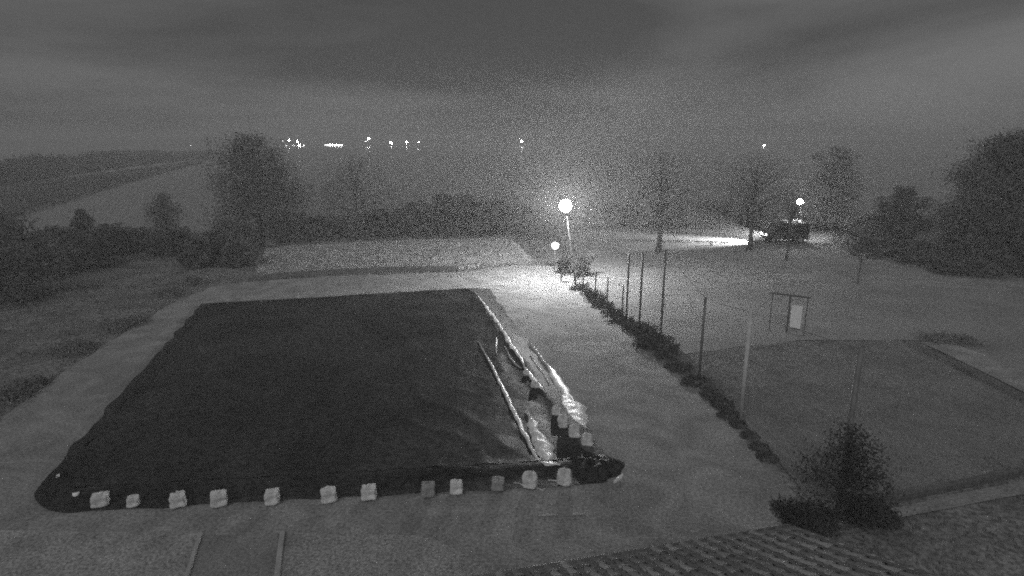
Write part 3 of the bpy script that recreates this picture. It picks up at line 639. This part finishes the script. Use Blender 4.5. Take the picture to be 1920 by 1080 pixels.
# low bushes along the fence
line = [(1090, 542), (1130, 575), (1190, 621), (1250, 669), (1330, 744), (1385, 800), (1440, 860)]
for i in range(19):
    u = i / 18 * 5.999; k = int(u); fq = u - k; a = line[k][0] * (1 - fq) + line[k + 1][0] * fq; b_ = line[k][1] * (1 - fq) + line[k + 1][1] * fq
    big = math.exp(-((a - 1222) / 28) ** 2); thin = max(.35, 1 - max(0, a - 1290) / 160)
    shrub('low dark bush along the foot of the fence', P(a + 2 + random.uniform(-3, 3), b_), (random.uniform(.16, .3) + .45 * big) * thin, (random.uniform(.5, .7) + .25 * big) * thin + .1, int(900 + 900 * big), 'leaf_dark', .055, 'bushes at the fence foot', name='low_bush')
for a, b_, h, r in [(18, 748, .25, 1.1), (62, 726, .3, .6), (150, 655, .22, 1.2), (228, 615, .4, .9), (252, 606, .25, .8), (322, 553, .45, 1.3), (368, 532, .6, .9)]:
    shrub('low dark weedy bush on the verge of the gravel path opposite the basin', P(a, b_), h, r, 1100, 'leaf_mid', .05, 'weedy bushes on the path verge', name='low_bush')
for a, b_, h, r in [(1752, 637, .22, 1.1), (1808, 641, .18, .9)]:
    shrub('small low bush beside the pale side path', P(a, b_), h, r, 800, 'leaf_mid', .05, 'bushes by the side path', name='low_bush')

# ------------------------------------------------------------------ grass tufts
def grass(name, n, xr, yr, poly_in, polys_out, h, m, maxd=90):
    x = RNG.uniform(*xr, n); y = yr[0] + (yr[1] - yr[0]) * RNG.random(n) ** 1.4
    k = np.ones(n, bool)
    if poly_in is not None: k &= inpoly(x, y, poly_in)
    for p_ in polys_out: k &= ~inpoly(x, y, p_)
    k &= np.abs(x) < y * .92 + 3; k &= y < shore(x) - 2
    x, y = x[k], y[k]; n = len(x); sc = np.clip(y / 18, .8, 2.2)
    V = []; z0 = np.full(n, -.09)
    for b_ in range(3):
        a = RNG.uniform(0, 2 * np.pi, n); w = .02 * sc * RNG.uniform(.7, 1.6, n); hh = (h * RNG.uniform(.4, 1.3, n) * sc ** .5) + .06
        lx, ly = RNG.normal(0, .4, n) * h, RNG.normal(0, .4, n) * h
        ox, oy = RNG.normal(0, .03, n) * sc, RNG.normal(0, .03, n) * sc
        dx, dy = np.cos(a) * w, np.sin(a) * w
        V.append(np.stack([np.stack([x + ox - dx, y + oy - dy, z0], 1), np.stack([x + ox + dx, y + oy + dy, z0], 1), np.stack([x + ox + lx, y + oy + ly, z0 + hh + .05], 1)], 1))
    V = np.concatenate(V).reshape(-1, 3)
    o = from_np(name, V, np.arange(len(V)).reshape(-1, 3), M[m]); return o
rink_poly = [bil(-.05, -.05), bil(1.09, -.05), bil(1.09, 1.03), bil(-.05, 1.03)]
outs = [yard, lamplit, field, beam_strip, meadow, court, side_path, lower_path, terrace, terrace2, [P(*q) for q in [(370, 990), (540, 990), (525, 1110), (340, 1110)]], rink_poly]
tag(grass('grass', 170000, (-60, 60), (11, 82), None, outs, .04, 'grass'), 'short rough lawn grass around the yard', 'grass', kind='stuff')
tag(grass('meadow_grass', 60000, (-26, 4), (41, 62), meadow, [], .1, 'meadow_grass'), 'pale dry meadow grass beyond the basin', 'grass', kind='stuff')
tag(grass('court_grass', 70000, (6, 26), (14, 31), court, [], .03, 'grass'), 'short mown grass on the dark court', 'grass', kind='stuff')

# ------------------------------------------------------------------ lake surroundings
# reed bank and wooded spit on the left
spit = [(-500, 440), (-220, 395), (0, 352), (120, 336), (240, 318), (380, 301)]
sp = [P(a, b_, LAKE_Z + .3) for a, b_ in spit]
bm = bmesh.new(); A = [bm.verts.new(q) for q in sp]; B = [bm.verts.new(q + Vector((-60 - .15 * q.y, 90 + .3 * q.y, 0))) for q in sp]; A2 = [bm.verts.new(q + Vector((2, -2, -1))) for q in sp]
for i in range(len(sp) - 1): bm.faces.new((A[i], A[i + 1], B[i + 1], B[i])); bm.faces.new((A2[i], A2[i + 1], A[i + 1], A[i]))
bmesh.ops.recalc_face_normals(bm, faces=bm.faces)
tag(from_bm('spit', bm, M['lawn']), kind='structure')
bm = bmesh.new(); st = [(80, 340), (150, 331), (240, 318), (345, 305)]
lo = [bm.verts.new(P(a, b_, LAKE_Z + .34)) for a, b_ in st]; hi = [bm.verts.new(P(a, b_ - 7 + i, LAKE_Z + .34)) for i, (a, b_) in enumerate(st)]
for i in range(3): bm.faces.new((lo[i], lo[i + 1], hi[i + 1], hi[i]))
bmesh.ops.recalc_face_normals(bm, faces=bm.faces); tag(from_bm('beach', bm, M['sand']), kind='structure')
# wood on the spit: one mass
C, S = [], []
for i in range(260):
    u = random.random() ** .8; k = u * (len(spit) - 1); j = min(int(k), len(spit) - 2); fq = k - j
    a = spit[j][0] * (1 - fq) + spit[j + 1][0] * fq; b_ = spit[j][1] * (1 - fq) + spit[j + 1][1] * fq
    q = P(a, b_ - 9 + 4 * u, LAKE_Z + .3); back = random.random()
    hh = (3.4 + 1.6 * mnoise.noise(Vector((a * .02, 0, 0)))) * (1 + .25 * back)
    if a > 250: hh *= 1 - .35 * (a - 250) / 130
    q = q + Vector((-20 * back, 40 * back, 0)); w = q.y * .012 + 1.2
    for zz in (.3, .7): C.append((q.x + random.uniform(-w, w), q.y, LAKE_Z + hh * zz + .4)); S.append((w, w, hh * .42))
V, Fc = leaf_cloud(np.array(C), np.array(S), 60000, .5)
tag(from_np('wooded_spit', V, Fc, M['wood_far']), 'dark low wood on the spit across the water', 'wood', kind='stuff')
# reeds
rp_ = [P(a, b_, LAKE_Z) for a, b_ in [(-400, 520), (-100, 440), (40, 405), (150, 372), (280, 332), (385, 304), (340, 308), (240, 321), (90, 341), (-200, 398), (-500, 450)]]
n = 46000; x = RNG.uniform(-230, -60, n * 3); y = RNG.uniform(50, 360, n * 3); k = inpoly(x, y, rp_); x, y = x[k][:n], y[k][:n]; n = len(x)
w = .06 + y * .0009; h = RNG.uniform(.5, 1.3, n); a = RNG.uniform(0, 3.14, n)
V = np.stack([np.stack([x - w * np.cos(a), y - w * np.sin(a), np.full(n, LAKE_Z - .1)], 1), np.stack([x + w * np.cos(a), y + w * np.sin(a), np.full(n, LAKE_Z - .1)], 1), np.stack([x + RNG.normal(0, .2, n), y + RNG.normal(0, .2, n), LAKE_Z + h], 1)], 1).reshape(-1, 3)
tag(from_np('reed_bed', V, np.arange(3 * n).reshape(-1, 3), M['reed']), 'dark reed bed along the spit in the lake', 'reeds', kind='stuff')
# far shore with woods
FS = 800.0
xs = np.linspace(-1300, 1300, 131); rows = [(FS - 4, -1.7), (FS + 6, -.6), (FS + 60, 1.5), (FS + 300, 5), (FS + 560, 8)]
V = [(x, y, z + (2 * mnoise.noise(Vector((x * .004, y * .01, 0))) if z > 0 else 0)) for y, z in rows for x in xs]
id_ = np.arange(len(V)).reshape(len(rows), -1); Fc = np.stack([id_[:-1, :-1], id_[:-1, 1:], id_[1:, 1:], id_[1:, :-1]], -1).reshape(-1, 4)
tag(from_np('far_shore', V, Fc, M['lawn'], smooth=True), kind='structure')
C, S = [], []
for i in range(520):
    x = random.uniform(-1000, 1000); y = FS + 70 + random.random() * 160; h = 3.2 + 2.5 * mnoise.noise(Vector((x * .006, 3, 0))) + 1.5 * random.random()
    C.append((x, y, 1.5 + h * .5)); S.append((14, 8, h * .6))
V, Fc = leaf_cloud(np.array(C), np.array(S), 50000, 1.3); V[:, 2] = np.clip(V[:, 2], -1.2, 12.4)
tag(from_np('far_wood', V, Fc, M['wood_hazed']), 'haze-paled line of woods along the far lake shore', 'wood', kind='stuff')
# lamps on the far shore: pole and lit head each
far_glow = emit('far_lamp_glow', 130.0); far_dim = emit('far_lamp_dim', 20.0); far_me = {}
def far_lamp(px, py, size, dim, label, group):
    q = PY(px, py, FS + 2); t = empty('far_lamp', (q.x, FS + 2, -1.2)); tag(t, label, 'lamp', group)
    key = (size, dim)
    if key not in far_me:
        bm = bmesh.new(); bmesh.ops.create_icosphere(bm, subdivisions=2, radius=size * 1.4); me = bpy.data.meshes.new('lamp_head'); bm.to_mesh(me); bm.free(); me.materials.append(far_dim if dim else far_glow); far_me[key] = me
    h_ = bpy.data.objects.new('lamp_head', far_me[key]); COL.objects.link(h_); h_.parent = t; h_.location = (0, 0, max(q.z + 1.2, 1.5))
    bm = bmesh.new(); tube(bm, [(0, .3, -.6), (0, .3, max(q.z + 1.2, 1.5))], .12, 6); from_bm('pole', bm, M['metal'], t)
G1 = 'lights of the far shore cluster'
for a, b_, s, dm in [(531, 264, .5, True), (542, 263, .9, False), (558, 266, .9, False), (551, 278, .7, True), (562, 276, 1.0, False), (570, 275, .6, True), (537, 278, .5, True)]:
    far_lamp(a, b_, s, dm, 'small shore light in the dense cluster beyond the tall dark tree', G1)
far_lamp(691, 260, 1.1, False, 'highest shore light, with its reflection streak in the water', None)
far_lamp(686, 265, .6, True, 'faint light hugging the highest shore light', None)
far_lamp(733, 268, 1.2, False, 'bright shore light next to a pair of smaller ones', None)
far_lamp(762, 267, .9, False, 'middle-sized shore light at the end of the lit row', None)
far_lamp(785, 266, .7, False, 'small shore light closing the lit row', None)
far_lamp(978, 265, 1.1, False, 'lone shore light far from the lit town cluster', None)
far_lamp(1433, 273, 1.0, False, 'isolated shore light above the parked van and tree crowns', None)
far_lamp(458, 276, .6, True, 'dim shore light seen through the tall tree crown', None)
far_lamp(360, 283, .35, True, 'dim blurred light at the tip of the wooded spit', None)
# lit lakeside hall
q0, q1 = PY(608, 272, FS + 3), PY(642, 272, FS + 3); hall = empty('lakeside_hall', ((q0.x + q1.x) / 2, FS + 8, -.8)); tag(hall, 'long low lakeside hall with a glowing window band', 'building')
Lh = q1.x - q0.x
bm = bmesh.new(); box(bm, (0, 0, 2.2), (Lh + 4, 8, 4.6)); from_bm('wall', bm, M['wall'], hall)
bm = bmesh.new(); pr = [(-5, 4.5), (0, 6.6), (5, 4.5)]; a = [bm.verts.new((-Lh / 2 - 3, y, z)) for y, z in pr]; b2 = [bm.verts.new((Lh / 2 + 3, y, z)) for y, z in pr]
bm.faces.new(a); bm.faces.new(b2[::-1])
for i in range(3): bm.faces.new((a[i], b2[i], b2[(i + 1) % 3], a[(i + 1) % 3]))
bmesh.ops.recalc_face_normals(bm, faces=bm.faces); from_bm('roof', bm, M['wood_far'], hall)
wz = q0.z + .8
for i in range(6):
    bm = bmesh.new(); box(bm, (-Lh / 2 + (i + .5) * Lh / 6, -4.06, min(wz, 3.4)), (Lh / 6 - .5, .1, 1.5)); from_bm('window', bm, emit('window_glow', [20, 40, 90, 70, 90, 50][i]), hall)

# ------------------------------------------------------------------ night haze over the whole place
bm = bmesh.new(); box(bm, (0, 690, 5.2), (2720, 1500, 18.4))
hz = from_bm('haze', bm, None); hz['kind'] = 'stuff'; tag(hz, 'thin night haze over the lake and the yard', 'haze')
mh = bpy.data.materials.new('haze'); mh.use_nodes = True; t = mh.node_tree; t.nodes.clear()
out = N(t, 'ShaderNodeOutputMaterial'); pv = N(t, 'ShaderNodeVolumePrincipled'); pv.inputs['Color'].default_value = (.95, .95, .95, 1); pv.inputs['Density'].default_value = 0.0031; pv.inputs['Anisotropy'].default_value = 0.0
t.links.new(pv.outputs[0], out.inputs['Volume']); hz.data.materials.append(mh)
